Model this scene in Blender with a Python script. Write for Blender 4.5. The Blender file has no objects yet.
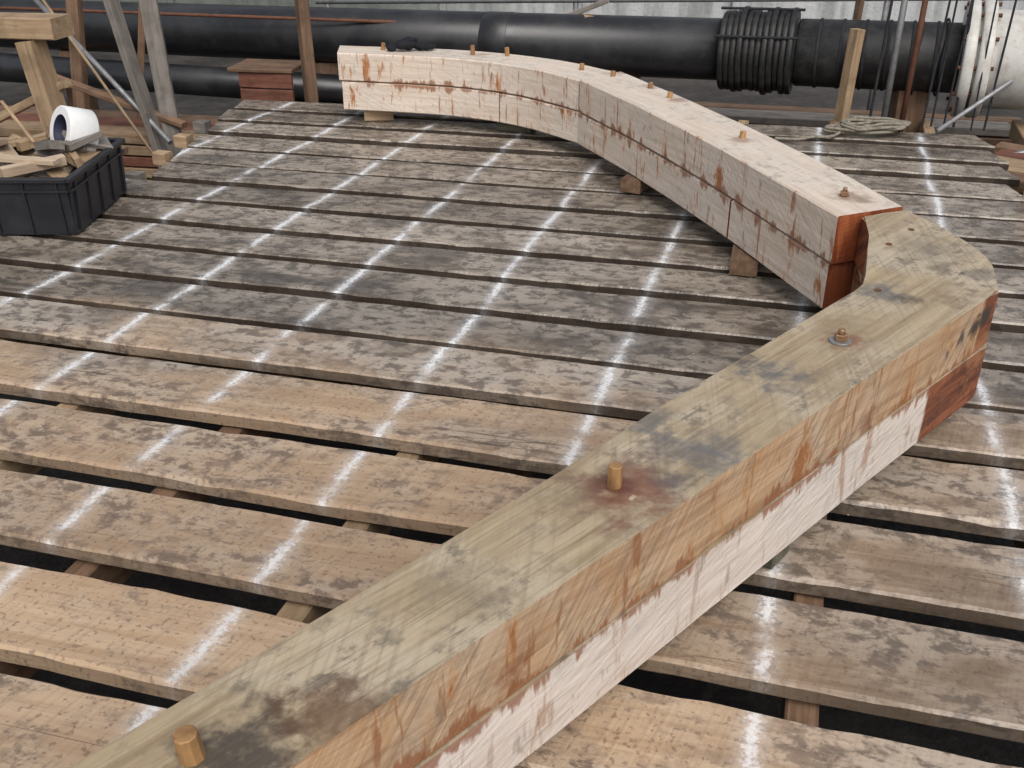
import bpy, bmesh, math, random
from mathutils import Vector, Matrix, Quaternion, noise as mn
random.seed(7)
R=math.radians
sc=bpy.context.scene
COL=sc.collection

# ---------------- material DSL ----------------
class G:
    def __init__(s,name):
        s.m=bpy.data.materials.new(name); s.m.use_nodes=True
        s.t=s.m.node_tree; s.b=s.t.nodes['Principled BSDF']
        s.tc=s.t.nodes.new('ShaderNodeTexCoord')
        s.obj=s.tc.outputs['Object']; s.uv=s.tc.outputs['UV']
    def put(s,sock,v):
        if isinstance(v,bpy.types.NodeSocket): s.t.links.new(v,sock)
        else:
            if sock.type=='RGBA' and len(v)==3: v=(*v,1)
            sock.default_value=v
    def mth(s,op,a,b=None,c=None,clamp=False):
        n=s.t.nodes.new('ShaderNodeMath'); n.operation=op; n.use_clamp=clamp
        s.put(n.inputs[0],a)
        if b is not None: s.put(n.inputs[1],b)
        if c is not None: s.put(n.inputs[2],c)
        return n.outputs[0]
    def vm(s,op,a,b=None):
        n=s.t.nodes.new('ShaderNodeVectorMath'); n.operation=op
        s.put(n.inputs[0],a)
        if b is not None: s.put(n.inputs[1],b)
        return n.outputs['Value'] if op in('DOT_PRODUCT','DISTANCE','LENGTH') else n.outputs[0]
    def mp(s,v,sc=(1,1,1),rot=0,loc=(0,0,0)):
        if rot:
            n=s.t.nodes.new('ShaderNodeMapping'); s.put(n.inputs[0],v); n.inputs[2].default_value=(0,0,rot); v=n.outputs[0]
        n=s.t.nodes.new('ShaderNodeMapping'); s.put(n.inputs[0],v); n.inputs[3].default_value=sc; n.inputs[1].default_value=loc
        return n.outputs[0]
    def noi(s,v,scale=1,det=3,rough=.55,dist=0):
        n=s.t.nodes.new('ShaderNodeTexNoise'); s.put(n.inputs['Vector'],v)
        n.inputs['Scale'].default_value=scale; n.inputs['Detail'].default_value=det
        n.inputs['Roughness'].default_value=rough; n.inputs['Distortion'].default_value=dist
        return n.outputs[0]
    def vor(s,v,scale=1):
        n=s.t.nodes.new('ShaderNodeTexVoronoi'); s.put(n.inputs['Vector'],v); n.inputs['Scale'].default_value=scale
        return n.outputs['Distance'],n.outputs['Color']
    def ss(s,x,a,b,o0=0.,o1=1.):
        n=s.t.nodes.new('ShaderNodeMapRange'); n.interpolation_type='SMOOTHSTEP'
        s.put(n.inputs[0],x)
        if a>b: a,b,o0,o1=b,a,o1,o0
        for i,v in enumerate((a,b,o0,o1)): n.inputs[i+1].default_value=v
        return n.outputs[0]
    def mix(s,f,a,b,mode='MIX'):
        n=s.t.nodes.new('ShaderNodeMix'); n.data_type='RGBA'; n.blend_type=mode
        s.put(n.inputs[0],f); s.put(n.inputs[6],a); s.put(n.inputs[7],b); return n.outputs[2]
    def scl(s,c,f):
        n=s.t.nodes.new('ShaderNodeVectorMath'); n.operation='SCALE'; s.put(n.inputs[0],c); s.put(n.inputs['Scale'],f); return n.outputs[0]
    def attr(s,name):
        n=s.t.nodes.new('ShaderNodeAttribute'); n.attribute_name=name; return n.outputs['Fac']
    def sep(s,v):
        n=s.t.nodes.new('ShaderNodeSeparateXYZ'); s.put(n.inputs[0],v); return n.outputs
    def comb(s,x,y,z):
        n=s.t.nodes.new('ShaderNodeCombineXYZ'); s.put(n.inputs[0],x); s.put(n.inputs[1],y); s.put(n.inputs[2],z); return n.outputs[0]
    def bump(s,h,st=.4,d=.01):
        n=s.t.nodes.new('ShaderNodeBump'); n.inputs['Strength'].default_value=st; n.inputs['Distance'].default_value=d
        s.put(n.inputs['Height'],h); s.t.links.new(n.outputs[0],s.b.inputs['Normal'])
    def fin(s,col,rough,spec=.5,metal=0):
        s.put(s.b.inputs['Base Color'],col); s.put(s.b.inputs['Roughness'],rough)
        s.b.inputs['Specular IOR Level'].default_value=spec; s.put(s.b.inputs['Metallic'],metal); return s.m

def mat_deck():
    g=G('deck_plank_wood')
    pid=g.attr('pid')
    base=g.mp(g.obj,rot=R(14.3))
    off=g.vm('ADD',base,g.comb(g.mth('MULTIPLY',pid,7.31),g.mth('MULTIPLY',pid,1.7),g.mth('MULTIPLY',pid,3.1)))
    grain=g.noi(g.mp(off,(1.1,20,20)),1,3,.6,.6)
    fine=g.noi(g.mp(off,(7,130,130)),1,1,.6)
    blot=g.noi(g.mp(off,(2.0,3.6,3.6)),1,5,.66,.3)
    spots=g.noi(g.mp(off,(15,21,21)),1,4,.68,.3)
    spec=g.noi(off,70,1,.6)
    saw=g.noi(g.mp(off,(80,3,3),rot=.25),1,1,.5)
    c=g.mix(g.ss(grain,.3,.72),(.39,.262,.16),(.50,.36,.235))
    c=g.mix(g.ss(blot,.4,.66),c,(.46,.36,.265))
    r1=g.mth('FRACT',g.mth('MULTIPLY',pid,3.77))
    tone=g.mth('MULTIPLY_ADD',r1,.32,.78)
    c=g.scl(c,tone)
    c=g.mix(g.mth('MULTIPLY',g.ss(fine,.5,.75),.25),c,(.18,.11,.065))
    c=g.mix(g.mth('MULTIPLY',g.ss(saw,.52,.7),.20),c,(.19,.125,.085))
    st=g.mth('MULTIPLY',g.ss(spots,.45,.60),g.ss(blot,.41,.57))
    c=g.mix(g.mth('MULTIPLY',st,.80),c,(.12,.082,.06))
    c=g.mix(g.mth('MULTIPLY',g.ss(spec,.58,.70),.5),c,(.11,.07,.05))
    y=g.sep(g.obj); big=g.noi(g.mp(off,(.9,1.8,1.8)),1,2,.6)
    yy=g.mth('ADD',y[1],g.mth('MULTIPLY',y[0],.25))
    yw=g.mth('ADD',yy,g.mth('MULTIPLY',g.mth('SUBTRACT',big,.5),2.2))
    wet=g.ss(yw,2.6,3.5)
    rgt=g.mth('MULTIPLY',g.ss(y[0],.1,1.0),.6)
    wet=g.mth('MAXIMUM',wet,rgt)
    w2=g.mix(g.ss(grain,.32,.68),(.155,.123,.094),(.29,.237,.187))
    w2=g.mix(g.mth('MULTIPLY',g.ss(blot,.38,.60),.75),w2,(.37,.32,.265))
    w2=g.mix(g.mth('MULTIPLY',g.ss(spots,.46,.60),.75),w2,(.062,.05,.04))
    w2=g.mix(g.mth('MULTIPLY',g.ss(blot,.49,.36),.65),w2,(.07,.058,.048))
    w2=g.scl(w2,g.mth('MULTIPLY_ADD',r1,.45,.78))
    c=g.mix(wet,c,w2)
    ck=g.noi(g.mp(off,(.55,14,14),loc=(4,2,1)),1,1,.5,.3)
    cl=g.mth('MULTIPLY',g.ss(g.mth('ABSOLUTE',g.mth('SUBTRACT',ck,.5)),.008,.001),g.ss(big,.52,.6))
    c=g.mix(g.mth('MULTIPLY',cl,.7),c,(.03,.02,.015))
    vd,vc=g.vor(g.mp(off,(1.3,2.6,2.6)),1)
    kn=g.mth('MULTIPLY',g.ss(g.mth('ADD',vd,g.mth('MULTIPLY',g.mth('SUBTRACT',spots,.5),.05)),.055,.02),g.mth('GREATER_THAN',g.sep(vc)[0],.55))
    c=g.mix(g.mth('MULTIPLY',kn,.75),c,(.09,.045,.025))
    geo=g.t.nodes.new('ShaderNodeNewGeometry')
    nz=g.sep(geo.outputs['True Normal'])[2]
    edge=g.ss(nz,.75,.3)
    c=g.mix(g.mth('MULTIPLY',edge,g.mth('MULTIPLY_ADD',wet,.50,.36)),c,(.035,.024,.018))  # side faces painted darker: shade in the plank gaps, plus wet dirt
    wob=g.noi(g.obj,2.2,1,.5)
    rr=g.vm('DOT_PRODUCT',g.obj,(.958,-.2857,0))
    t=g.mth('DIVIDE',g.mth('ADD',g.mth('SUBTRACT',rr,.06),g.mth('MULTIPLY',g.mth('SUBTRACT',wob,.5),.05)),.635)
    d=g.mth('MULTIPLY',g.mth('ABSOLUTE',g.mth('SUBTRACT',t,g.mth('ROUND',t))),.635)
    cn=g.noi(g.obj,85,3,.7)
    cb=g.noi(g.mp(g.vm('ADD',g.obj,g.comb(0.,0.,pid)),(5,6,6)),1,2,.65)
    dd=g.mth('ADD',d,g.mth('MULTIPLY',g.mth('SUBTRACT',cn,.5),.085))
    core=g.ss(dd,.031,-.004)
    halo=g.mth('MULTIPLY',g.ss(d,.065,.0),.26)
    ch=g.mth('MULTIPLY',g.mth('MAXIMUM',core,halo),g.ss(cb,.34,.52,.18,1.))
    ch=g.mth('MULTIPLY',ch,g.mth('MULTIPLY_ADD',wet,.16,.72))
    ch=g.mth('MULTIPLY',ch,g.ss(rr,1.25,1.0))
    ch=g.mth('MULTIPLY',ch,g.mth('SUBTRACT',1.,g.mth('MULTIPLY',edge,.8)))
    c=g.mix(ch,c,(.80,.81,.82))
    rough=g.sep(g.mix(wet,(.72,.72,.72),(.28,.28,.28)))[0]
    rough=g.mth('ADD',rough,g.mth('MULTIPLY',ch,.4))
    rough=g.mth('ADD',rough,g.mth('MULTIPLY',g.mth('SUBTRACT',spots,.5),.8))
    h=g.mth('ADD',g.mth('MULTIPLY',grain,.6),g.mth('ADD',g.mth('MULTIPLY',saw,.35),g.mth('MULTIPLY',spots,.35)))
    g.bump(h,.55,.012)
    return g.fin(c,rough,.5)

def stains(g,c,lst):
    nz=g.noi(g.obj,9,3,.65); nz2=g.noi(g.mp(g.obj,(1,1,1),loc=(5,3,1)),34,3,.65)
    for (x,y,z,r,col,a) in lst:
        d=g.vm('DISTANCE',g.obj,(x,y,z))
        d=g.mth('ADD',d,g.mth('MULTIPLY',g.mth('SUBTRACT',nz,.5),r*2.6))
        d=g.mth('ADD',d,g.mth('MULTIPLY',g.mth('SUBTRACT',nz2,.5),r*1.6))
        c=g.mix(g.mth('MULTIPLY',g.ss(d,r*1.15,r*.1),a),c,col)
    return c

def mat_beam(name,c1,c2,c3,top=False,drip=.5,saw=.3,stn=(),red=None,dirt=.5,rough=.7,seam=True,dripcol=(.30,.10,.03),sawang=0.5,graincon=.3,crack=.6,joint=None,lo=.50):
    g=G(name)
    uv=g.vm('ADD',g.uv,g.comb(0,0,0))
    grain=g.noi(g.mp(uv,(1.6,26,1)),1,3,.62,.9)
    fine=g.noi(g.mp(uv,(5,150,1)),1,1,.6)
    blot=g.noi(g.mp(g.obj,(3,3,3)),1,5,.62)
    mott=g.noi(g.mp(uv,(13,16,1)),1,4,.68)
    c=g.mix(g.ss(grain,.3,.7),c1,c2)
    c=g.mix(g.mth('MULTIPLY',g.ss(blot,.4,.66),.7),c,c3)
    c=g.mix(g.mth('MULTIPLY',g.ss(fine,.5,.75),graincon),c,(c1[0]*.4,c1[1]*.37,c1[2]*.35))
    sm=g.noi(g.mp(uv,(75,2,1),rot=sawang),1,1,.5)
    c=g.mix(g.mth('MULTIPLY',g.mth('MULTIPLY',g.ss(sm,.45,.7),saw),g.ss(blot,.35,.6,.2,1.)),c,(c1[0]*.5,c1[1]*.45,c1[2]*.4))
    dm=g.mth('MULTIPLY',g.ss(mott,.50,.64),g.ss(blot,.42,.6))
    c=g.mix(g.mth('MULTIPLY',dm,dirt),c,(.12,.10,.075))
    xyz=g.sep(g.obj)
    us=g.sep(uv)
    ck=g.noi(g.mp(uv,(.8,22,1),loc=(3,7,0)),1,1,.5,.4)
    cl=g.mth('MULTIPLY',g.ss(g.mth('ABSOLUTE',g.mth('SUBTRACT',ck,.5)),.009,.001),g.ss(blot,.52,.60))
    c=g.mix(g.mth('MULTIPLY',cl,crack),c,(.035,.03,.028))
    if not top and drip>0:
        dv=g.comb(g.mth('MULTIPLY',us[0],9),g.mth('MULTIPLY',xyz[2],2.2),0)
        dn=g.noi(dv,1,5,.70,.35)
        dv2=g.comb(g.mth('MULTIPLY',us[0],30),g.mth('MULTIPLY',xyz[2],4.0),3.)
        dn2=g.noi(dv2,1,3,.65,.2)
        c=g.mix(g.mth('MULTIPLY',g.ss(dn,lo,.66),drip),c,(min(1,dripcol[0]*1.5),dripcol[1]*2.0,dripcol[2]*2.2))
        c=g.mix(g.mth('MULTIPLY',g.ss(dn,.575,.65),drip),c,dripcol)
        c=g.mix(g.mth('MULTIPLY',g.ss(dn2,.595,.68),drip*.85),c,(dripcol[0]*.85,dripcol[1]*.85,dripcol[2]*.9))
        dv3=g.comb(g.mth('MULTIPLY',us[0],17),g.mth('MULTIPLY',xyz[2],5.),8.)
        dn3=g.noi(dv3,1,3,.65,.3)
        c=g.mix(g.mth('MULTIPLY',g.ss(dn3,.62,.73),.5),c,(.11,.085,.07))
    if seam and not top:
        e=g.mth('ABSOLUTE',g.mth('SUBTRACT',xyz[2],.268))
        sn=g.noi(g.mp(g.obj,(12,12,3)),1,4,.7)
        e=g.mth('SUBTRACT',e,g.mth('MULTIPLY',g.ss(sn,.40,.75),.06))
        c=g.mix(g.mth('MULTIPLY',g.ss(e,.010,-.012),.8),c,(.24,.085,.03))
    if red:
        p=g.vm('DOT_PRODUCT',g.obj,red[0])
        p=g.mth('ADD',p,g.mth('MULTIPLY',g.mth('SUBTRACT',blot,.5),.05))
        f=g.ss(p,red[1],red[1]+.02)
        rc=g.mix(g.ss(grain,.35,.65),(.10,.030,.015),(.27,.088,.038))
        rc=g.mix(g.mth('MULTIPLY',g.ss(mott,.5,.62),.65),rc,(.05,.025,.018))
        rc=g.mix(g.mth('MULTIPLY',g.ss(blot,.50,.60),.6),rc,(.38,.18,.085))
        c=g.mix(f,c,rc)
    c=stains(g,c,stn)
    if joint:
        p=g.vm('DOT_PRODUCT',g.obj,joint[0])
        p=g.mth('ADD',p,g.mth('MULTIPLY',g.mth('SUBTRACT',mott,.5),.035))
        a=g.mth('ABSOLUTE',g.mth('SUBTRACT',p,joint[1]))
        c=g.mix(g.mth('MULTIPLY',g.ss(a,.020,.0),.40),c,(.10,.11,.14))
    h=g.mth('ADD',g.mth('MULTIPLY',grain,.5),g.mth('ADD',g.mth('MULTIPLY',sm,.45),g.mth('MULTIPLY',mott,.4)))
    g.bump(h,.5,.009)
    ro=g.mth('ADD',rough,g.mth('MULTIPLY',g.mth('SUBTRACT',mott,.5),.7))
    return g.fin(c,ro,.45)

def mat_wood(name,c1,c2,rough=.75,dark=.4):
    g=G(name)
    oi=g.t.nodes.new('ShaderNodeObjectInfo')
    v=g.vm('ADD',g.obj,g.comb(g.mth('MULTIPLY',oi.outputs['Random'],9.),g.mth('MULTIPLY',oi.outputs['Random'],5.),0.))
    gr=g.noi(g.mp(v,(2,28,28)),1,3,.6,.6); bl=g.noi(v,6,4,.65); fi=g.noi(g.mp(v,(8,150,150)),1,1,.5)
    c=g.mix(g.ss(gr,.3,.7),c1,c2)
    c=g.mix(g.mth('MULTIPLY',g.ss(bl,.44,.66),dark),c,(c1[0]*.3,c1[1]*.28,c1[2]*.28))
    c=g.mix(g.mth('MULTIPLY',g.ss(fi,.5,.75),.3),c,(c1[0]*.4,c1[1]*.4,c1[2]*.4))
    c=g.scl(c,g.mth('MULTIPLY_ADD',oi.outputs['Random'],.35,.75))
    g.bump(gr,.4,.006)
    return g.fin(c,rough)

def mat_plain(name,c,rough=.5,spec=.5,var=.35,scale=8,c2=None,metal=0,bump=.15):
    g=G(name); n=g.noi(g.obj,scale,4,.65); n2=g.noi(g.obj,scale*7,2,.6)
    cc=g.mix(g.mth('MULTIPLY',g.ss(n,.4,.7),var),c,c2 or tuple(x*.4 for x in c))
    cc=g.mix(g.mth('MULTIPLY',g.ss(n2,.55,.7),var*.6),cc,c2 or tuple(x*.5 for x in c))
    g.bump(n2,bump,.004)
    return g.fin(cc,g.mth('MULTIPLY_ADD',n,.35,rough-.17),spec,metal)

def mat_wall():
    g=G('stained_concrete')
    st=g.noi(g.mp(g.obj,(5,5,.5)),1,4,.65); n=g.noi(g.obj,1.3,4,.6); f=g.noi(g.obj,25,2,.6)
    c=g.mix(g.ss(st,.4,.65),(.46,.47,.47),(.26,.27,.26))
    c=g.mix(g.mth('MULTIPLY',g.ss(n,.45,.65),.6),c,(.54,.54,.53))
    x=g.sep(g.obj)[0]
    c=g.mix(g.mth('MULTIPLY',g.ss(x,.5,-2.),.8),c,(.06,.075,.055))
    g.bump(g.mth('ADD',st,f),.4,.02)
    return g.fin(c,.85)

def mat_ground():
    g=G('muddy_ground')
    n=g.noi(g.obj,1.2,5,.65); f=g.noi(g.obj,14,4,.65)
    c=g.mix(g.ss(n,.4,.65),(.018,.015,.014),(.05,.044,.04))
    c=g.mix(g.mth('MULTIPLY',g.ss(f,.5,.7),.4),c,(.08,.07,.062))
    g.bump(g.mth('ADD',n,f),.6,.04)
    return g.fin(c,.8)

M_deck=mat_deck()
BL=(.085,.09,.10); BK=(.045,.036,.03); RS=(.19,.07,.035)
near_top=mat_beam('weathered_beam_top',(.29,.215,.128),(.44,.35,.225),(.51,.435,.33),top=True,saw=.3,dirt=.75,rough=.5,sawang=.9,graincon=.4,joint=((.566,.824,0),1.837),
  stn=[(.42,1.90,.45,.13,BL,.65),(.34,2.05,.45,.07,BL,.65),(.68,2.30,.45,.12,BL,.78),(.60,2.42,.45,.07,BK,.55),(1.14,2.86,.45,.10,BL,.7),(1.22,2.80,.45,.06,BK,.6),
       (-.40,1.05,.45,.13,BK,.88),(-.27,1.13,.45,.10,(.12,.06,.03),.75),(.24,1.77,.45,.17,(.17,.10,.065),.7),(.25,1.76,.45,.10,(.19,.075,.045),.8),(.22,1.78,.45,.05,(.09,.03,.018),.8),(.36,1.80,.45,.06,BL,.5),(1.42,3.25,.45,.14,(.20,.165,.12),.6),
       (1.35,2.80,.45,.10,(.18,.11,.06),.5),(-.08,1.42,.45,.10,(.18,.14,.09),.5),(.95,2.6,.45,.1,(.22,.15,.08),.5),(1.50,3.0,.45,.08,(.10,.08,.06),.6),(-.75,.75,.45,.15,BK,.6),
       (1.10,3.0,.45,.10,(.50,.38,.20),.4),(.1,1.75,.45,.08,(.17,.13,.085),.45),(.907,2.494,.45,.06,RS,.65),(1.25,3.2,.45,.07,(.52,.45,.34),.5),(1.40,3.05,.45,.05,(.11,.08,.055),.7)])
near_up=mat_beam('rough_sawn_upper_side',(.34,.205,.115),(.54,.365,.22),(.54,.42,.30),drip=.8,saw=.5,dirt=.3,rough=.6,sawang=.7,crack=.35,
  dripcol=(.28,.105,.035),red=((.7071,.7071,0),2.98),
  stn=[(1.40,2.77,.375,.045,BK,.95),(1.45,2.82,.39,.045,BK,.95),(1.34,2.71,.365,.03,BK,.9),(1.28,2.65,.35,.02,BK,.8),(.95,2.32,.30,.06,RS,.6),(.0,1.37,.33,.05,RS,.7)])
near_lo=mat_beam('fresh_sawn_lower_side',(.60,.51,.44),(.74,.66,.59),(.68,.62,.57),drip=.40,saw=.22,dirt=.15,rough=.65,sawang=1.2,crack=.4,lo=.54,
  dripcol=(.28,.13,.065),red=((.7071,.7071,0),2.68))
far_top=mat_beam('pale_beam_top',(.58,.47,.37),(.72,.62,.52),(.65,.58,.50),top=True,saw=.12,dirt=.35,rough=.5,graincon=.2,crack=.4,
  stn=[(1.32,3.78,.456,.08,(.22,.14,.09),.75),(.64,6.25,.456,.08,RS,.6),(.9,5.5,.456,.06,RS,.6),(-.2,6.92,.456,.08,RS,.55),(1.07,4.65,.456,.07,RS,.55),(.80,5.84,.456,.05,RS,.5)])
far_side=mat_beam('pale_beam_side',(.58,.47,.37),(.74,.63,.53),(.67,.59,.51),drip=.85,saw=.08,dirt=.10,rough=.62,sawang=1.1,dripcol=(.34,.12,.04),graincon=.12,crack=.15,lo=.545)
red_end=mat_beam('wet_heartwood_end',(.16,.034,.013),(.36,.11,.042),(.27,.075,.03),top=True,drip=0,saw=.2,dirt=.4,rough=.45,seam=False)
W_tan=mat_wood('pine_wood',(.32,.21,.12),(.46,.33,.20))
W_pale=mat_wood('pale_offcut_wood',(.42,.31,.21),(.56,.45,.33),dark=.25)
W_brn=mat_wood('brown_wood',(.14,.08,.045),(.25,.15,.09))
W_red=mat_wood('reddish_wood',(.14,.05,.03),(.23,.09,.055))
W_gry=mat_wood('grey_weathered_wood',(.16,.14,.12),(.26,.23,.20))
W_trn=mat_wood('treenail_wood',(.28,.14,.055),(.44,.25,.10),rough=.6,dark=.5)
W_grn=mat_wood('green_tinted_block',(.10,.10,.07),(.19,.18,.12))
P_blk=mat_plain('black_pipe_plastic',(.014,.014,.016),.33,.5,.5,2.5,(.045,.045,.045))
P_rub=mat_plain('black_rubber',(.013,.013,.013),.5,.4,.6,9,(.05,.048,.045))
P_crt=mat_plain('black_crate_plastic',(.012,.013,.018),.42,.5,.3,9,(.03,.03,.035))
P_wht=mat_plain('white_painted_metal',(.62,.61,.57),.5,.5,.5,5,(.33,.28,.22))
P_stl=mat_plain('galvanised_steel',(.30,.31,.32),.5,.5,.5,12,(.14,.10,.08),metal=.5)
P_rst=mat_plain('rusty_steel',(.14,.06,.035),.7,.3,.5,15)
P_rope=mat_plain('old_rope',(.27,.24,.19),.9,.2,.7,45)
P_drope=mat_plain('dark_rope',(.03,.03,.035),.8,.2,.6,30)
P_cloth=mat_plain('black_glove_fabric',(.012,.012,.016),.85,.3,.4,20)
P_paper=mat_plain('white_paper',(.74,.74,.73),.7,.3,.25,10,(.5,.5,.48))
P_blue=mat_plain('dark_core',(.02,.025,.05),.6,.3,.3,10)
P_brz=mat_plain('bronze',(.42,.26,.15),.35,.5,.5,40,(.2,.12,.08),metal=.7)

# ---------------- geometry helpers ----------------
def empty(name,loc=(0,0,0)):
    o=bpy.data.objects.new(name,None); COL.objects.link(o); o.location=loc; o.empty_display_size=.1; return o
def link(name,me,mats,parent=None):
    for m in (mats if isinstance(mats,(list,tuple)) else [mats]): me.materials.append(m)
    o=bpy.data.objects.new(name,me); COL.objects.link(o)
    if parent: o.parent=parent
    return o
def frombm(name,bm,mats,parent=None,smooth=False):
    me=bpy.data.meshes.new(name); bmesh.ops.recalc_face_normals(bm,faces=bm.faces[:]); bm.to_mesh(me); bm.free()
    if smooth:
        for p in me.polygons: p.use_smooth=True
    return link(name,me,mats,parent)
def jn(v,s,a): return mn.noise_vector(Vector(v)*s)*a

def add_box(bm,c,s,rot=None,bev=.0):
    r=bmesh.ops.create_cube(bm,size=1); vs=r['verts']
    bmesh.ops.scale(bm,vec=s,verts=vs)
    if bev:
        es=list({e for v in vs for e in v.link_edges})
        rr=bmesh.ops.bevel(bm,geom=es,offset=bev,segments=1,affect='EDGES'); vs=list({v for f in rr['faces'] for v in f.verts}|{v for v in vs if v.is_valid})
    if rot is not None: bmesh.ops.rotate(bm,matrix=rot,verts=vs)
    bmesh.ops.translate(bm,vec=c,verts=vs)

def timber(name,p0,p1,w,h,mat,parent=None,bev=.006,roll=0,jit=.004):
    p0=Vector(p0);p1=Vector(p1); L=(p1-p0).length
    bm=bmesh.new(); n=max(2,int(L/.25)); prof=[]
    b=min(bev,w*.2,h*.2)
    for (a,c) in ((-1,1),(1,1),(1,-1),(-1,-1)):
        y=a*w/2;z=c*h/2
        if a*c<0: prof+= [(y+0,z-c*b),(y-a*b,z)] 
        else: prof+= [(y-a*b,z),(y,z-c*b)]
    rings=[]
    sd=random.random()*50
    for i in range(n+1):
        x=-L/2+L*i/n; d=jn((x+sd,0,0),2.,jit)
        rings.append([bm.verts.new((x,y+d.y,z+d.z)) for y,z in prof])
    k=len(prof)
    for i in range(n):
        for j in range(k): bm.faces.new((rings[i][j],rings[i][(j+1)%k],rings[i+1][(j+1)%k],rings[i+1][j]))
    bm.faces.new(rings[0]); bm.faces.new(rings[-1][::-1])
    o=frombm(name,bm,mat,parent)
    q=(p1-p0).to_track_quat('X','Z')
    o.rotation_mode='QUATERNION'
    o.rotation_quaternion=q@Quaternion((1,0,0),roll)
    o.location=(p0+p1)/2
    return o

def cyl(name,p0,p1,r,mat,parent=None,seg=20,r2=None,bev=0):
    p0=Vector(p0);p1=Vector(p1);L=(p1-p0).length
    bm=bmesh.new(); r2=r if r2 is None else r2
    prof=[(-L/2,max(r-bev,.0001)),(-L/2+bev,r),(L/2-bev,r2),(L/2,max(r2-bev,.0001))] if bev else [(-L/2,r),(L/2,r2)]
    rings=[[bm.verts.new((x,rr*math.cos(2*math.pi*j/seg),rr*math.sin(2*math.pi*j/seg))) for j in range(seg)] for x,rr in prof]
    for i in range(len(rings)-1):
        for j in range(seg):
            f=bm.faces.new((rings[i][j],rings[i][(j+1)%seg],rings[i+1][(j+1)%seg],rings[i+1][j])); f.smooth=seg>9
    bm.faces.new(rings[0]);bm.faces.new(rings[-1][::-1])
    o=frombm(name,bm,mat,parent)
    o.rotation_mode='QUATERNION'; o.rotation_quaternion=(p1-p0).to_track_quat('X','Z'); o.location=(p0+p1)/2
    return o

def curve(name,pts,r,mat,parent=None,cyc=False,res=4):
    cu=bpy.data.curves.new(name,'CURVE'); cu.dimensions='3D'; cu.bevel_depth=r; cu.bevel_resolution=res//2; cu.resolution_u=6
    s=cu.splines.new('NURBS'); s.points.add(len(pts)-1)
    for i,p in enumerate(pts): s.points[i].co=(*p,1)
    s.use_endpoint_u=True; s.order_u=3; s.use_cyclic_u=cyc
    cu.materials.append(mat); o=bpy.data.objects.new(name,cu); COL.objects.link(o)
    if parent: o.parent=parent
    return o

# ---------------- ground & wall ----------------
bm=bmesh.new()
bmesh.ops.create_grid(bm,x_segments=60,y_segments=60,size=60)
for v in bm.verts: v.co.z=-.95+mn.noise(v.co*.8)*.04
gr=frombm('ground',bm,mat_ground())
wall=empty('quay_wall')
bm=bmesh.new(); add_box(bm,(3,14.5,1.2),(44,.5,4.6),Matrix.Rotation(R(-8),3,'Z'),.03)
for i in range(-9,12): add_box(bm,(3+i*2.0*math.cos(R(8)),14.5-.26-i*2.0*math.sin(R(8)),1.2),(.10,.09,4.5),Matrix.Rotation(R(-8),3,'Z'),.01)
frombm('wall_face',bm,mat_wall(),wall)

# ---------------- deck ----------------
deck=empty('wooden_deck')
gx=-1.2
ys=[7.545-.351*i+(random.uniform(-.016,.016) if 0<i<12 else 0) for i in range(13)]+[2.93,2.525,2.127,1.76,1.36,.96,.56,.15,-.25]
N=len(ys)
verts=[];faces=[];pids=[]
for i in range(N-1):
    yf,yn=ys[i],ys[i+1]
    y_mid=(yf+yn)/2
    if y_mid>5.35: xl=-2.02-.05*random.random()-(.02*(7.5-y_mid))
    else: xl=-3.3-random.random()*.2
    xr=3.02-.22*(7.2-y_mid)*.9+random.uniform(-.05,.07) if y_mid>5.3 else 2.62+random.uniform(0,.3)
    if y_mid<4: xr=3.2+random.random()*.3
    def edge(y0,x):
        ang=R(12.3+(7.545-y0)/(7.545-2.1)*3.2)
        return y0-(x-gx)*math.tan(ang)
    n=110; th=.046; zo=random.uniform(-.014,.0); tl=random.uniform(-.005,.005)
    b=.006 if i<12 else .008
    base=len(verts); sd=i*13.7
    gg=(.060 if i<8 else .066) if i<12 else .090
    g1=gg/2*random.uniform(.65,1.35); g2=gg/2*random.uniform(.65,1.35); rot=random.uniform(-.008,.008)*(.7 if i<12 else 1.2)
    for k in range(n+1):
        x=xl+(xr-xl)*k/n
        a=edge(yf,x)-g1+mn.noise(Vector((x*1.1+sd,0,0)))*.012+mn.noise(Vector((x*9+sd,3,0)))*.004+rot*x*.5
        c=edge(yn,x)+g2+mn.noise(Vector((x*1.1+sd,9,0)))*.012+mn.noise(Vector((x*9+sd,7,0)))*.004+rot*x*.5
        zt=zo+mn.noise(Vector((x*.8+sd,20,0)))*.005
        cup=.003
        b1=b*(1+1.6*max(0,mn.noise(Vector((x*6+sd,31,0)))))
        ring=[(x,a-b1,zt+tl),(x,(2*a+c)/3,zt-cup),(x,(a+2*c)/3,zt-cup),(x,c+b1,zt-tl),(x,c,zt-tl-b1),(x,c,zt-th),(x,a,zt-th),(x,a,zt+tl-b1)]
        verts+=ring
    for k in range(n):
        for j in range(8):
            p=base+k*8
            faces.append((p+j,p+(j+1)%8,p+8+(j+1)%8,p+8+j)); pids.append(i)
    faces.append(tuple(base+j for j in range(8))); pids.append(i)
    faces.append(tuple(base+n*8+j for j in range(7,-1,-1))); pids.append(i)
me=bpy.data.meshes.new('planks'); me.from_pydata(verts,[],faces)
at=me.attributes.new('pid','FLOAT','FACE')
for i,p in enumerate(pids): at.data[i].value=p*1.0+.37
bm=bmesh.new(); bm.from_mesh(me); bmesh.ops.recalc_face_normals(bm,faces=bm.faces[:]); bm.to_mesh(me); bm.free()
link('planks',me,M_deck,deck)
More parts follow.
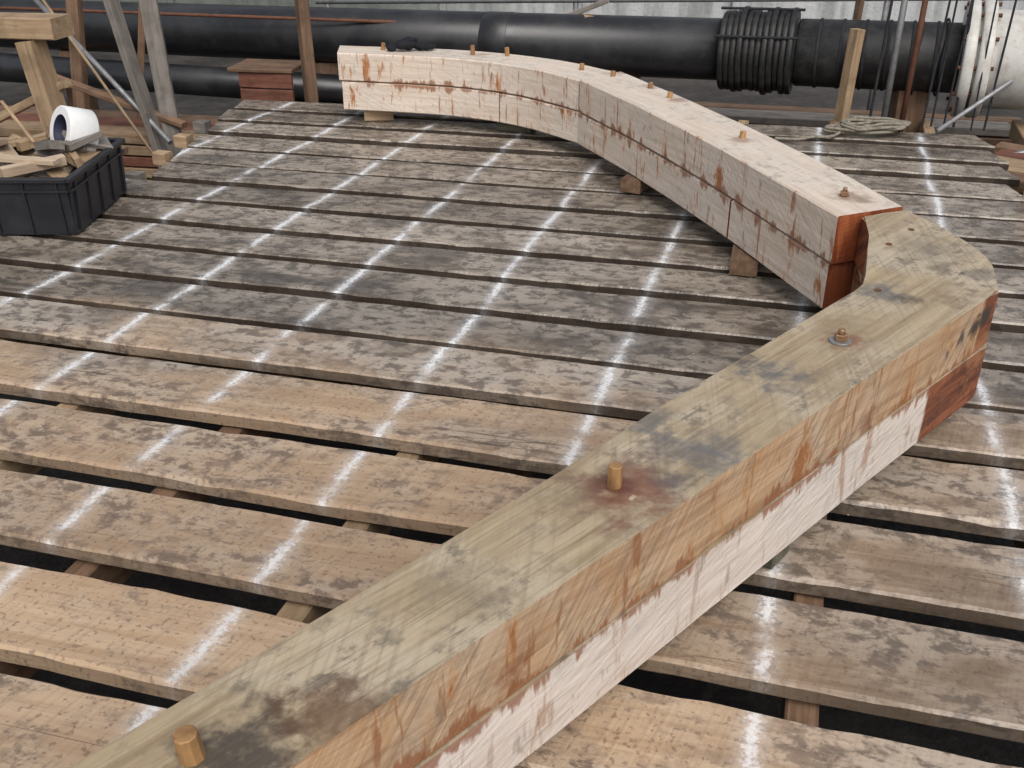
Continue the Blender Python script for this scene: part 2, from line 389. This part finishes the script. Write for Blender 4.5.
for k in range(-6,3):
    r=.06+.10+.635*k
    def pt(y): return (r+.2857*y)/.958
    y0,y1=-.6,7.3
    if k<-3: y0=.4
    if pt(y1)<-2.05: y1=5.2
    timber('joist_%d'%(k+7),(pt(y0),y0,-.135),(pt(y1),y1,-.135),.075,.13,W_tan if k%3 else W_brn,deck)
for j,(x,y) in enumerate([(-2,7.4),(0,7.1),(2.8,6.5),(-2.2,5.2),(2.5,4.6),(0,5),(0,3),(-2.5,3),(2.6,2.5),(1.2,5.6),(-1,6.2)]):
    timber('leg_%d'%(j+1),(x,y,-.95),(x,y,-.19),.14,.14,W_brn,deck)
timber('edge_beam_1',(-2.3,7.55,-.28),(3.2,6.45,-.28),.12,.15,W_brn,deck)
timber('edge_beam_2',(-2.4,4.0,-.28),(3.2,2.8,-.28),.12,.15,W_brn,deck)
timber('edge_beam_3',(-2.2,2.0,-.28),(3.2,.8,-.28),.12,.15,W_brn,deck)

# ---------------- the timber frame ----------------
frame=empty('curved_ship_frame')
def prism(name,poly,z0,z1,mats,parent,bev=.007,step=.07,jit=.0025,seed=0,udir=(.7071,.7071)):
    pts=[]
    n=len(poly)
    for i in range(n):
        a=Vector(poly[i]);b=Vector(poly[(i+1)%n]); L=(b-a).length; k=max(1,int(L/step))
        for j in range(k):
            p=a.lerp(b,j/k); q=jn((p.x+seed,p.y,seed),1.5,jit*1.3)+jn((p.x+seed,p.y,seed),9,jit*.7)
            pts.append((p.x+q.x,p.y+q.y))
    bm=bmesh.new()
    bot=[bm.verts.new((x,y,z0)) for x,y in pts]; tp=[bm.verts.new((x,y,z1+mn.noise(Vector((x*2+seed,y*2,0)))*.002)) for x,y in pts]
    k=len(pts)
    bm.faces.new(tp); bm.faces.new(bot[::-1])
    for i in range(k): bm.faces.new((bot[i],bot[(i+1)%k],tp[(i+1)%k],tp[i]))
    bm.edges.ensure_lookup_table()
    te=[e for e in bm.edges if (e.verts[0] in tp)==(e.verts[1] in tp)]
    bmesh.ops.bevel(bm,geom=te,offset=bev,segments=2,affect='EDGES')
    bmesh.ops.recalc_face_normals(bm,faces=bm.faces[:])
    uvl=bm.loops.layers.uv.new('UVMap'); ux,uy=udir
    for f in bm.faces:
        f.material_index=0 if f.normal.z>.6 else 1
        for l in f.loops:
            c=l.vert.co; l[uvl].uv=(c.x*ux+c.y*uy+seed,-c.x*uy+c.y*ux+c.z+seed*.3)
    me=bpy.data.meshes.new(name); bm.to_mesh(me); bm.free()
    return link(name,me,mats,parent)

R_up=[(-1.6,-.232),(-.40,.968),(.05,1.420),(.38,1.746),(.46,1.834),(.56,1.929),(1.0,2.368),(1.505,2.862)]
R_lo=[(-1.597,-.235),(-.397,.965),(1.003,2.365),(1.508,2.859)]
REST=[(1.590,3.13),(1.572,3.37),(1.488,3.650),(1.300,3.572),(1.285,3.43),(1.19,3.16),(1.104,2.904),(.80,2.59),(.35,2.12),(0.,1.725),(-.5,1.20),(-1.75,-.07)]
prism('near_upper_futtock',R_up+REST,.271,.456,[near_top,near_up],frame,bev=.008,seed=1)
prism('near_lower_futtock',R_lo+[(x+.005,y-.005) for x,y in REST],.08,.266,[near_top,near_lo],frame,bev=.005,seed=4,jit=.0015)
Bout=[(1.486,3.667),(1.375,4.15),(1.245,4.622),(.975,5.456),(.66,6.306),(.325,6.70),(-.08,6.97),(-.494,7.13),(-1.2,7.27)]
Bin=[(1.205,3.55),(1.075,4.03),(.945,4.50),(.685,5.30),(.395,6.06),(.09,6.44),(-.2,6.66),(-.57,6.82),(-1.173,6.96)]
def cr(P,t):
    t=max(0,min(len(P)-1-1e-6,t)); i=int(t); f=t-i
    g=lambda k: Vector(P[k]) if 0<=k<len(P) else (2*Vector(P[0])-Vector(P[1]) if k<0 else 2*Vector(P[-1])-Vector(P[-2]))
    a,b,c,d=g(i-1),g(i),g(i+1),g(i+2)
    # the timbers meet at an angle at point 4, so the curve is broken there
    if i==3: d=2*c-b
    if i==4: a=2*b-c
    return .5*((2*b)+(c-a)*f+(2*a-5*b+4*c-d)*f*f+(3*b-a-3*c+d)*f**3)
def arc(name,t0,t1,z0,z1,mats,seed,ins=0.,bev=.006):
    n=int((t1-t0)*14)+2; bm=bmesh.new(); rings=[]; us=[0]; uvl=bm.loops.layers.uv.new('UVMap')
    for i in range(n+1):
        t=t0+(t1-t0)*i/n; a=cr(Bin,t); b=cr(Bout,t); d=(b-a).normalized()
        a=a+d*(mn.noise(Vector((t*3+seed,0,0)))*.004+ins); b=b+d*(mn.noise(Vector((t*3+seed,5,0)))*.004-ins)
        zt=z1+mn.noise(Vector((t*2,seed,0)))*.002
        ring=[(*(a+d*bev),zt),(*(b-d*bev),zt),(*b,zt-bev),(*b,z0+bev),(*(b-d*bev),z0),(*(a+d*bev),z0),(*a,z0+bev),(*a,zt-bev)]
        rings.append([bm.verts.new(r) for r in ring])
        if i: us.append(us[-1]+(rings[i][0].co-rings[i-1][0].co).length)
    pv=[0]
    for j in range(8): pv.append(pv[-1]+(rings[0][j].co-rings[0][(j+1)%8].co).length)
    for i in range(n):
        for j in range(8):
            f=bm.faces.new((rings[i][j],rings[i][(j+1)%8],rings[i+1][(j+1)%8],rings[i+1][j]))
            f.material_index=0 if j in(0,) else 1
            for l,(u,v) in zip(f.loops,((us[i],pv[j]),(us[i],pv[j+1]),(us[i+1],pv[j+1]),(us[i+1],pv[j]))): l[uvl].uv=(u+seed,v+seed*.37)
    for rg,flip in ((rings[0],0),(rings[-1],1)):
        f=bm.faces.new(rg[::-1] if flip else rg); f.material_index=2
        for l in f.loops: l[uvl].uv=(l.vert.co.z*2+seed,(l.vert.co.x-l.vert.co.y))
    return frombm(name,bm,mats,frame)
fm=[far_top,far_side,red_end]
arc('upper_futtock_1',0,3.98,.274,.463,fm,2)
arc('upper_futtock_2',4.01,8,.274,.455,[far_top,far_side,far_side],11,.007)
arc('lower_futtock_1',.03,1.75,.08,.266,fm,5,.003)
arc('lower_futtock_2',1.775,5.6,.08,.265,fm,7,.002)
arc('lower_futtock_3',5.63,7.97,.08,.267,[far_top,far_side,far_side],9,.003)
def trenail(i,x,y,h=.05,r=.0165,lean=(0,0)):
    cyl('treenail_%d'%i,(x,y,.44),(x+lean[0],y+lean[1],.456+h),r,W_trn,frame,9,r*.93,.002)
tn=[(-.478,1.06,.052,.020),(.218,1.785,.050,.017),(1.08,4.69,.038,.016),(.86,5.55,.038,.016),(.79,5.80,.038,.016),(.60,6.14,.038,.016),(.43,6.38,.038,.016),(-.03,6.85,.055,.016),(-.26,6.90,.06,.016),(-.88,7.08,.045,.016)]
for i,(x,y,h,r) in enumerate(tn): trenail(i+1,x,y,h,r,(random.uniform(-.007,.007),random.uniform(-.005,.005)))
def bolt(i,x,y,r=.03):
    cyl('washer_%d'%i,(x,y,.455),(x,y,.463),r,P_stl if i==1 else P_brz,frame,24,None,.0015)
    cyl('nut_%d'%i,(x,y,.463),(x,y,.482),r*.62,P_brz,frame,6,None,.002)
    cyl('bolt_%d'%i,(x,y,.482),(x,y,.496),r*.33,P_brz,frame,14,None,.002)
bolt(1,.907,2.494); bolt(2,1.30,3.80,.026)
for i,(x,y) in enumerate([(1.30,3.27),(1.13,2.86),(1.43,3.42)]):
    cyl('bolt_hole_plug_%d'%(i+1),(x,y,.45),(x,y,.4585),.011,P_rst,frame,12)

for i,(x,y,a,m,s) in enumerate([(-.93,7.04,8,W_tan,(.20,.14)),(.03,6.72,-20,W_grn,(.24,.12)),(.72,5.45,60,W_brn,(.3,.12)),(1.05,4.24,75,W_brn,(.26,.12)),(.60,2.20,-40,W_grn,(.28,.10)),(-.45,1.1,45,W_tan,(.3,.12)),(1.3,3.0,20,W_tan,(.3,.14))]):
    d=Vector((math.cos(R(a)),math.sin(R(a)),0))*s[0]/2
    o=timber('support_block' if i==0 else 'support_block.%03d'%i,Vector((x,y,.038))-d,Vector((x,y,.038))+d,s[1],.074,m,None,.004)

# glove on beam
bm=bmesh.new()
for (cx,cy,cz,sx,sy,sz) in [(0,0,.022,.075,.05,.022),(.10,.005,.018,.06,.045,.018),(-.085,.01,.016,.05,.035,.014),(.03,.02,.038,.05,.03,.016)]:
    r=bmesh.ops.create_icosphere(bm,subdivisions=3,radius=1)['verts']
    for v in r: v.co=Vector((cx+v.co.x*sx,cy+v.co.y*sy,cz+v.co.z*sz))
for k,(dx,dy) in enumerate([(.19,.03),(.195,.012),(.19,-.006),(.175,-.022)]):
    r=bmesh.ops.create_icosphere(bm,subdivisions=2,radius=1)['verts']
    for v in r: v.co=Vector((dx-.03+v.co.x*.045,dy+v.co.y*.01,.014+v.co.z*.01))
for v in bm.verts:
    v.co+=mn.noise_vector(v.co*22)*.010
    v.co.z=max(v.co.z*1.7,.001)
o=frombm('work_glove',bm,P_cloth,None,True); o.location=(-.72,7.03,.457); o.rotation_euler=(0,0,R(8))

# ---------------- crate ----------------
crate=empty('plastic_crate',(-2.40,4.99,0))
cw,cd,chh=.62,.76,.29
bm=bmesh.new()
add_box(bm,(0,0,.012),(cw-.05,cd-.05,.014))
for sx in(-1,1):
    add_box(bm,(sx*(cw/2-.022),0,chh/2+.004),(.012,cd-.05,chh-.006),Matrix.Rotation(R(sx*3),3,'Y'))
    add_box(bm,(sx*(cw/2-.008),0,chh-.012),(.034,cd,.024),None,.004)
    for k in range(5): add_box(bm,(sx*(cw/2-.014),-cd/2+.07+k*(cd-.14)/4,chh/2),(.014,.010,chh-.03),Matrix.Rotation(R(sx*3),3,'Y'))
    add_box(bm,(sx*(cw/2-.010),0,chh*.78),(.02,cd-.03,.010))
for sy in(-1,1):
    add_box(bm,(0,sy*(cd/2-.022),chh/2+.004),(cw-.05,.012,chh-.006),Matrix.Rotation(R(-sy*3),3,'X'))
    add_box(bm,(0,sy*(cd/2-.008),chh-.0115),(cw-.036,.034,.023),None,.004)
    for k in range(4): add_box(bm,(-cw/2+.07+k*(cw-.14)/3,sy*(cd/2-.014),chh/2),(.010,.014,chh-.03),Matrix.Rotation(R(-sy*3),3,'X'))
    add_box(bm,(0,sy*(cd/2-.010),chh*.78),(cw-.03,.02,.0105))
frombm('crate_body',bm,P_crt,crate)
random.seed(21)
for i in range(60):
    L=random.uniform(.10,.30); w=random.uniform(.03,.11); h=random.uniform(.012,.05)
    p=Vector((random.uniform(-.22,.22),random.uniform(-.28,.28),0))
    p.z=.13+.23*(i/60)+random.uniform(0,.03)-abs(p.y)*.14
    a=random.uniform(0,6.28); d=Vector((math.cos(a),math.sin(a),random.uniform(-.35,.35)))*L/2
    d.x=max(-.28-p.x,min(.28-p.x,d.x)) if p.z<.3 else d.x
    timber('wood_offcut_%d'%(i+1),p-d,p+d,w,h,random.choice([W_pale,W_gry,W_tan,W_tan,W_brn]),crate,.002,random.uniform(-.6,.6),.001)
timber('pale_batten',(-.30,-.16,.345),(.22,-.26,.335),.06,.022,W_pale,crate,.002)
timber('stick',(-.02,.05,.35),(-.26,.30,.50),.016,.012,W_tan,crate,.001)
bm=bmesh.new(); ro,ri,hl,sg=.125,.080,.075,44
rings=[[bm.verts.new((x,r*math.cos(6.28318*j/sg),r*math.sin(6.28318*j/sg))) for j in range(sg)] for x,r in((-hl,ri),(-hl,ro-.004),(-hl+.004,ro),(hl-.004,ro),(hl,ro-.004),(hl,ri))]
for i in range(6):
    for j in range(sg):
        f=bm.faces.new((rings[i][j],rings[i][(j+1)%sg],rings[(i+1)%6][(j+1)%sg],rings[(i+1)%6][j])); f.material_index=1 if i==5 else 0; f.smooth=i in(2,5)
o=frombm('paper_roll',bm,[P_paper,P_blue],crate); o.location=(.14,.18,.37)
o.rotation_mode='QUATERNION'; o.rotation_quaternion=Vector((-.65,-.65,.30)).to_track_quat('X','Z')

# ---------------- big pipeline ----------------
pipe=empty('black_pipeline')
P0=Vector((-3.33,9.64,.21));P1=Vector((2.8,7.47,.345)); D=(P1-P0).normalized()
def pp(x): return P0+D*((x-P0.x)/D.x)
ax=D; up=Vector((0,0,1)); sd=ax.cross(up).normalized()
cyl('main_pipe',pp(-7),pp(3.25),.225,P_blk,pipe,40)
cyl('joint_sleeve',pp(-.2),pp(.02),.229,P_blk,pipe,40,None,.006)
cyl('joint_sleeve_2',pp(2.12),pp(3.15),.238,P_rub,pipe,40,None,.006)
random.seed(4)
for i in range(12):
    x=1.60+i*.042
    o1=Vector((0,0,random.uniform(-.010,.010)))
    cyl('rubber_ring_%d'%(i+1),pp(x)+o1,pp(x+.041)+o1,.300+random.uniform(-.018,.012),P_rub,pipe,44,None,.009)
for j,a in enumerate((-.9,.15,1.1)):
    o_=(up*math.cos(a)-sd*math.sin(a)*(-1))*.308
    cyl('ring_strap_%d'%(j+1),pp(1.57)+o_,pp(2.14)+o_,.010,P_drope,pipe,8)
for i in range(6):
    x=2.25+i*.15; cyl('band_%d'%(i+1),pp(x),pp(x+.02),.245,P_drope,pipe,40,None,.003)
cyl('white_flange',pp(3.17),pp(3.24),.40,P_wht,pipe,48,None,.012)
cyl('white_flange_2',pp(3.26),pp(3.34),.40,P_wht,pipe,48,None,.012)
cyl('white_pipe_end',pp(3.2),pp(4.6),.33,P_wht,pipe,48,None,.01)
for k in range(12):
    a=k*6.28318/12; o_=(up*math.cos(a)+sd*math.sin(a))*.365
    cyl('flange_bolt_%d'%(k+1),pp(3.15)+o_,pp(3.36)+o_,.014,P_rst,pipe,8)
for j,x in enumerate((-4.2,-1.6,.9,2.9)):
    q=pp(x); timber('saddle_%d'%(j+1),q+Vector((0,0,-1.2)),q+Vector((0,0,-.22)),.18,.22,W_brn,pipe)
lp=empty('lower_pipe')
cyl('lower_pipe_run',(-7,10.3,-.13),(.4,8.35,-.20),.13,P_blk,lp,32)
cyl('lower_pipe_coupling',(-2.3,9.06,-.174),(-2.0,8.98,-.177),.15,P_rub,lp,32,None,.01)

# ---------------- posts and rails ----------------
def post(i,nm,p0,p1,w,h,m):
    timber(nm if i==0 else '%s.%03d'%(nm,i),p0,p1,w,h,m,None,.005)
post(0,'wooden_post',(-1.57,8.0,-.95),(-1.60,8.05,1.3),.085,.09,W_brn)
post(1,'wooden_post',(.58,8.25,-.95),(.60,8.25,.52),.12,.08,W_tan)
post(2,'wooden_post',(2.34,7.25,-.95),(2.40,7.28,.56),.085,.07,W_tan)
post(3,'wooden_post',(2.88,5.35,-.95),(2.92,5.40,.30),.12,.10,W_tan)
post(4,'wooden_post',(2.56,7.95,-.95),(2.6,7.9,1.1),.05,.05,W_brn)
rail=empty('scaffold_rail')
cyl('rail_tube_1',(-1.7,9.2,.50),(5,9.0,.56),.024,P_stl,rail,12)
cyl('rail_tube_2',(-6,9.6,.44),(.7,8.32,.40),.014,P_rst,rail,12)
cyl('rail_tube_3',(-1.5,10.6,.10),(5,10.2,.12),.03,P_stl,rail,12)
cyl('rail_tube_4',(-6,10.6,.62),(2,9.9,.60),.022,P_stl,rail,12)
for i,x in enumerate((-1.6,.55,3.2)): cyl('rail_post_%d'%(i+1),(x,9.16-.03*x,-.95),(x,9.16-.03*x,1.4),.024,P_stl,rail,12)
timber('rail_clamp_board',(.1,8.5,.35),(.75,8.3,.62),.05,.04,W_gry,rail)

tr=empty('leaning_trestle')
timber('leaning_plank_1',(-2.44,6.95,-.35),(-2.80,7.25,1.15),.13,.045,W_gry,tr,.004,.5)
timber('leaning_plank_2',(-2.38,7.02,-.35),(-2.56,7.45,1.2),.12,.045,W_gry,tr,.004,-.3)
timber('leaning_plank_3',(-2.9,7.6,-.6),(-2.62,7.7,1.0),.07,.05,W_brn,tr)
timber('cross_brace',(-3.4,7.4,.25),(-2.3,7.05,-.05),.07,.04,W_brn,tr)
timber('back_leg',(-3.3,7.5,-.9),(-3.2,7.9,1.1),.10,.07,W_brn,tr)
cyl('prop_pole',(-2.35,6.85,-.12),(-3.6,7.9,.75),.018,P_stl,tr,12)
cyl('prop_pole_2',(-2.3,6.5,-.2),(-3.1,6.9,.9),.010,W_tan,tr,10)
wb=empty('workbench')
timber('leg_1',(-2.66,6.15,-.95),(-2.86,6.2,.66),.15,.11,W_tan,wb)
timber('leg_2',(-4.2,6.5,-.95),(-4.2,6.5,.66),.15,.11,W_tan,wb)
timber('bench_top',(-2.66,6.22,.73),(-4.8,6.6,.73),.22,.12,W_tan,wb)
timber('brace',(-2.72,6.25,.40),(-3.7,6.45,-.05),.09,.05,W_tan,wb)
timber('shelf_board',(-2.55,6.35,-.08),(-4.8,6.7,-.08),.35,.04,W_brn,wb)

def stack(name,x0,y0,x1,y1,z,n,mats,w=.2,h=.06,cols=3):
    e=empty(name)
    d=(Vector((x1,y1,0))-Vector((x0,y0,0))).normalized(); nr=Vector((-d.y,d.x,0))
    k=0
    for r in range(n):
        for c in range(cols):
            k+=1; o=nr*(c*w*1.08+random.uniform(-.02,.02)); zz=z+r*(h+.012)
            s=random.uniform(-.25,.25)
            timber('board_%d'%k,Vector((x0,y0,zz))+o+d*s,Vector((x1,y1,zz))+o+d*s*.6,w*random.uniform(.8,1),h,random.choice(mats),e)
    return e
random.seed(3)
stack('timber_stack',-5.5,7.8,-2.3,7.15,-.50,5,[W_brn,W_red,W_tan],.22,.07,3)
stack('board_stack',-1.9,8.15,.3,7.75,-.60,4,[W_brn,W_red,W_gry],.2,.06,3)
stack('plank_stack',.5,7.75,3.0,7.0,-.50,4,[W_gry,W_brn,W_red],.16,.05,2)
stack('plank_stack.001',.9,8.7,4.0,8.0,-.55,4,[W_gry,W_brn,W_tan],.16,.06,3)
stack('offcut_pile',2.75,5.95,3.9,5.0,-.40,5,[W_red,W_brn,W_tan],.16,.07,5)
bx=empty('wooden_box')
for i,(z) in enumerate((-.20,-.07,.06)):
    timber('board_%d'%(i+1),(-2.15,8.1,z),(-1.72,8.02,z),.03,.12,W_red,bx)
    timber('side_%d'%(i+1),(-2.15,8.13,z),(-2.10,8.5,z),.03,.12,W_red,bx)
timber('lid',(-2.2,8.28,.135),(-1.68,8.2,.135),.42,.03,W_brn,bx)
for i,(x,y) in enumerate([(-2.17,7.0),(-2.19,6.62),(-2.2,6.2),(-2.22,5.75)]):
    timber('edge_block' if i==0 else 'edge_block.%03d'%i,(x-.03,y,-.045),(x+.06,y-.03,-.045),.08,.08,random.choice([W_gry,W_tan]),None,.004)

ln=empty('rigging_lines')
random.seed(5)
for i,(u,yy,r,m) in enumerate([(2.62,7.1,.022,P_stl),(2.73,7.05,.020,P_rst),(2.54,7.15,.010,P_drope),(2.86,7.0,.008,P_drope),(2.93,7.02,.007,P_drope),(3.0,6.98,.007,P_drope),(3.08,7.0,.009,P_drope),(3.16,6.9,.006,P_drope),(3.25,6.9,.008,P_drope)]):
    tx=u+random.uniform(-.05,.10)
    cyl('line_%d'%(i+1),(u,yy,-.25 if i<2 else -.05),(tx,yy+.1,1.6),r,m,ln,8 if i>1 else 12)
for i in range(3):
    x=2.9+i*.16; q=pp(x)
    pts=[q+(up*math.cos(a)+sd*math.sin(a))*.262+D*(.01*math.sin(3*a)) for a in [k*6.283/16 for k in range(17)]]
    curve('lashing_%d'%(i+1),pts,.009,P_drope,ln)
cyl('hanging_bar',(2.80,6.6,.02),(4.0,7.3,.55),.016,P_stl,ln,10)
cyl('hanging_bar_2',(2.9,6.2,-.1),(4.2,6.6,.1),.02,P_stl,ln,10)
random.seed(9)
pts=[]
for k in range(110):
    a=k*.42; rx=.22+.06*math.sin(k*.37)+random.uniform(-.03,.03); ry=.10+.05*math.sin(k*.53)+random.uniform(-.02,.02)
    pts.append((2.34+rx*math.cos(a),6.62+ry*math.sin(a),.014+.055*(k/110)+.016*random.random()))
pts+= [(2.1,6.45,.015),(1.95,6.5,.013),(1.85,6.4,.013),(1.7,6.45,.013)]
curve('rope_coil',pts,.010,P_rope)

random.seed(11)
bm=bmesh.new()
for i in range(60):
    x=random.uniform(-2.2,2.4); y=random.uniform(1.2,6.8); s=random.uniform(.002,.005)
    add_box(bm,(x,y,.001),(s*random.uniform(1,3),s,s*.4),Matrix.Rotation(random.random()*6,3,'Z')@Matrix.Rotation(random.uniform(-.3,.3),3,'X'))
add_box(bm,(.252,1.735,.459),(.018,.009,.004),Matrix.Rotation(.9,3,'Z'))
frombm('wood_chips',bm,W_pale)

# ---------------- light, world, camera ----------------
w=bpy.data.worlds.new('World'); sc.world=w; w.use_nodes=True; nt=w.node_tree
sky=nt.nodes.new('ShaderNodeTexSky'); sky.sky_type='NISHITA'; sky.sun_disc=False
sky.sun_elevation=R(50); sky.dust_density=4; sky.air_density=1.0
hs=nt.nodes.new('ShaderNodeHueSaturation'); hs.inputs['Saturation'].default_value=.4
nt.links.new(sky.outputs[0],hs.inputs['Color']); nt.links.new(hs.outputs[0],nt.nodes['Background'].inputs[0])
nt.nodes['Background'].inputs[1].default_value=.15
sl=bpy.data.lights.new('sun','SUN'); sl.energy=1.4; sl.angle=R(40); sl.color=(1,.975,.94)
so=bpy.data.objects.new('sun',sl); COL.objects.link(so)
az=R(170); el=R(50)
dirv=Vector((math.sin(az)*math.cos(el),math.cos(az)*math.cos(el),math.sin(el)))
so.rotation_euler=dirv.to_track_quat('Z','Y').to_euler(); so.location=(0,0,10)
sky.sun_rotation=az
cam=bpy.data.cameras.new('camera'); co=bpy.data.objects.new('camera',cam); COL.objects.link(co)
co.location=(0,0,1.656); co.rotation_euler=(R(90-28.1),0,0); cam.sensor_width=36; cam.lens=35.16; cam.clip_end=300; cam.clip_start=.02
sc.camera=co
sc.view_settings.view_transform='Standard'; sc.view_settings.look='None'; sc.view_settings.exposure=0
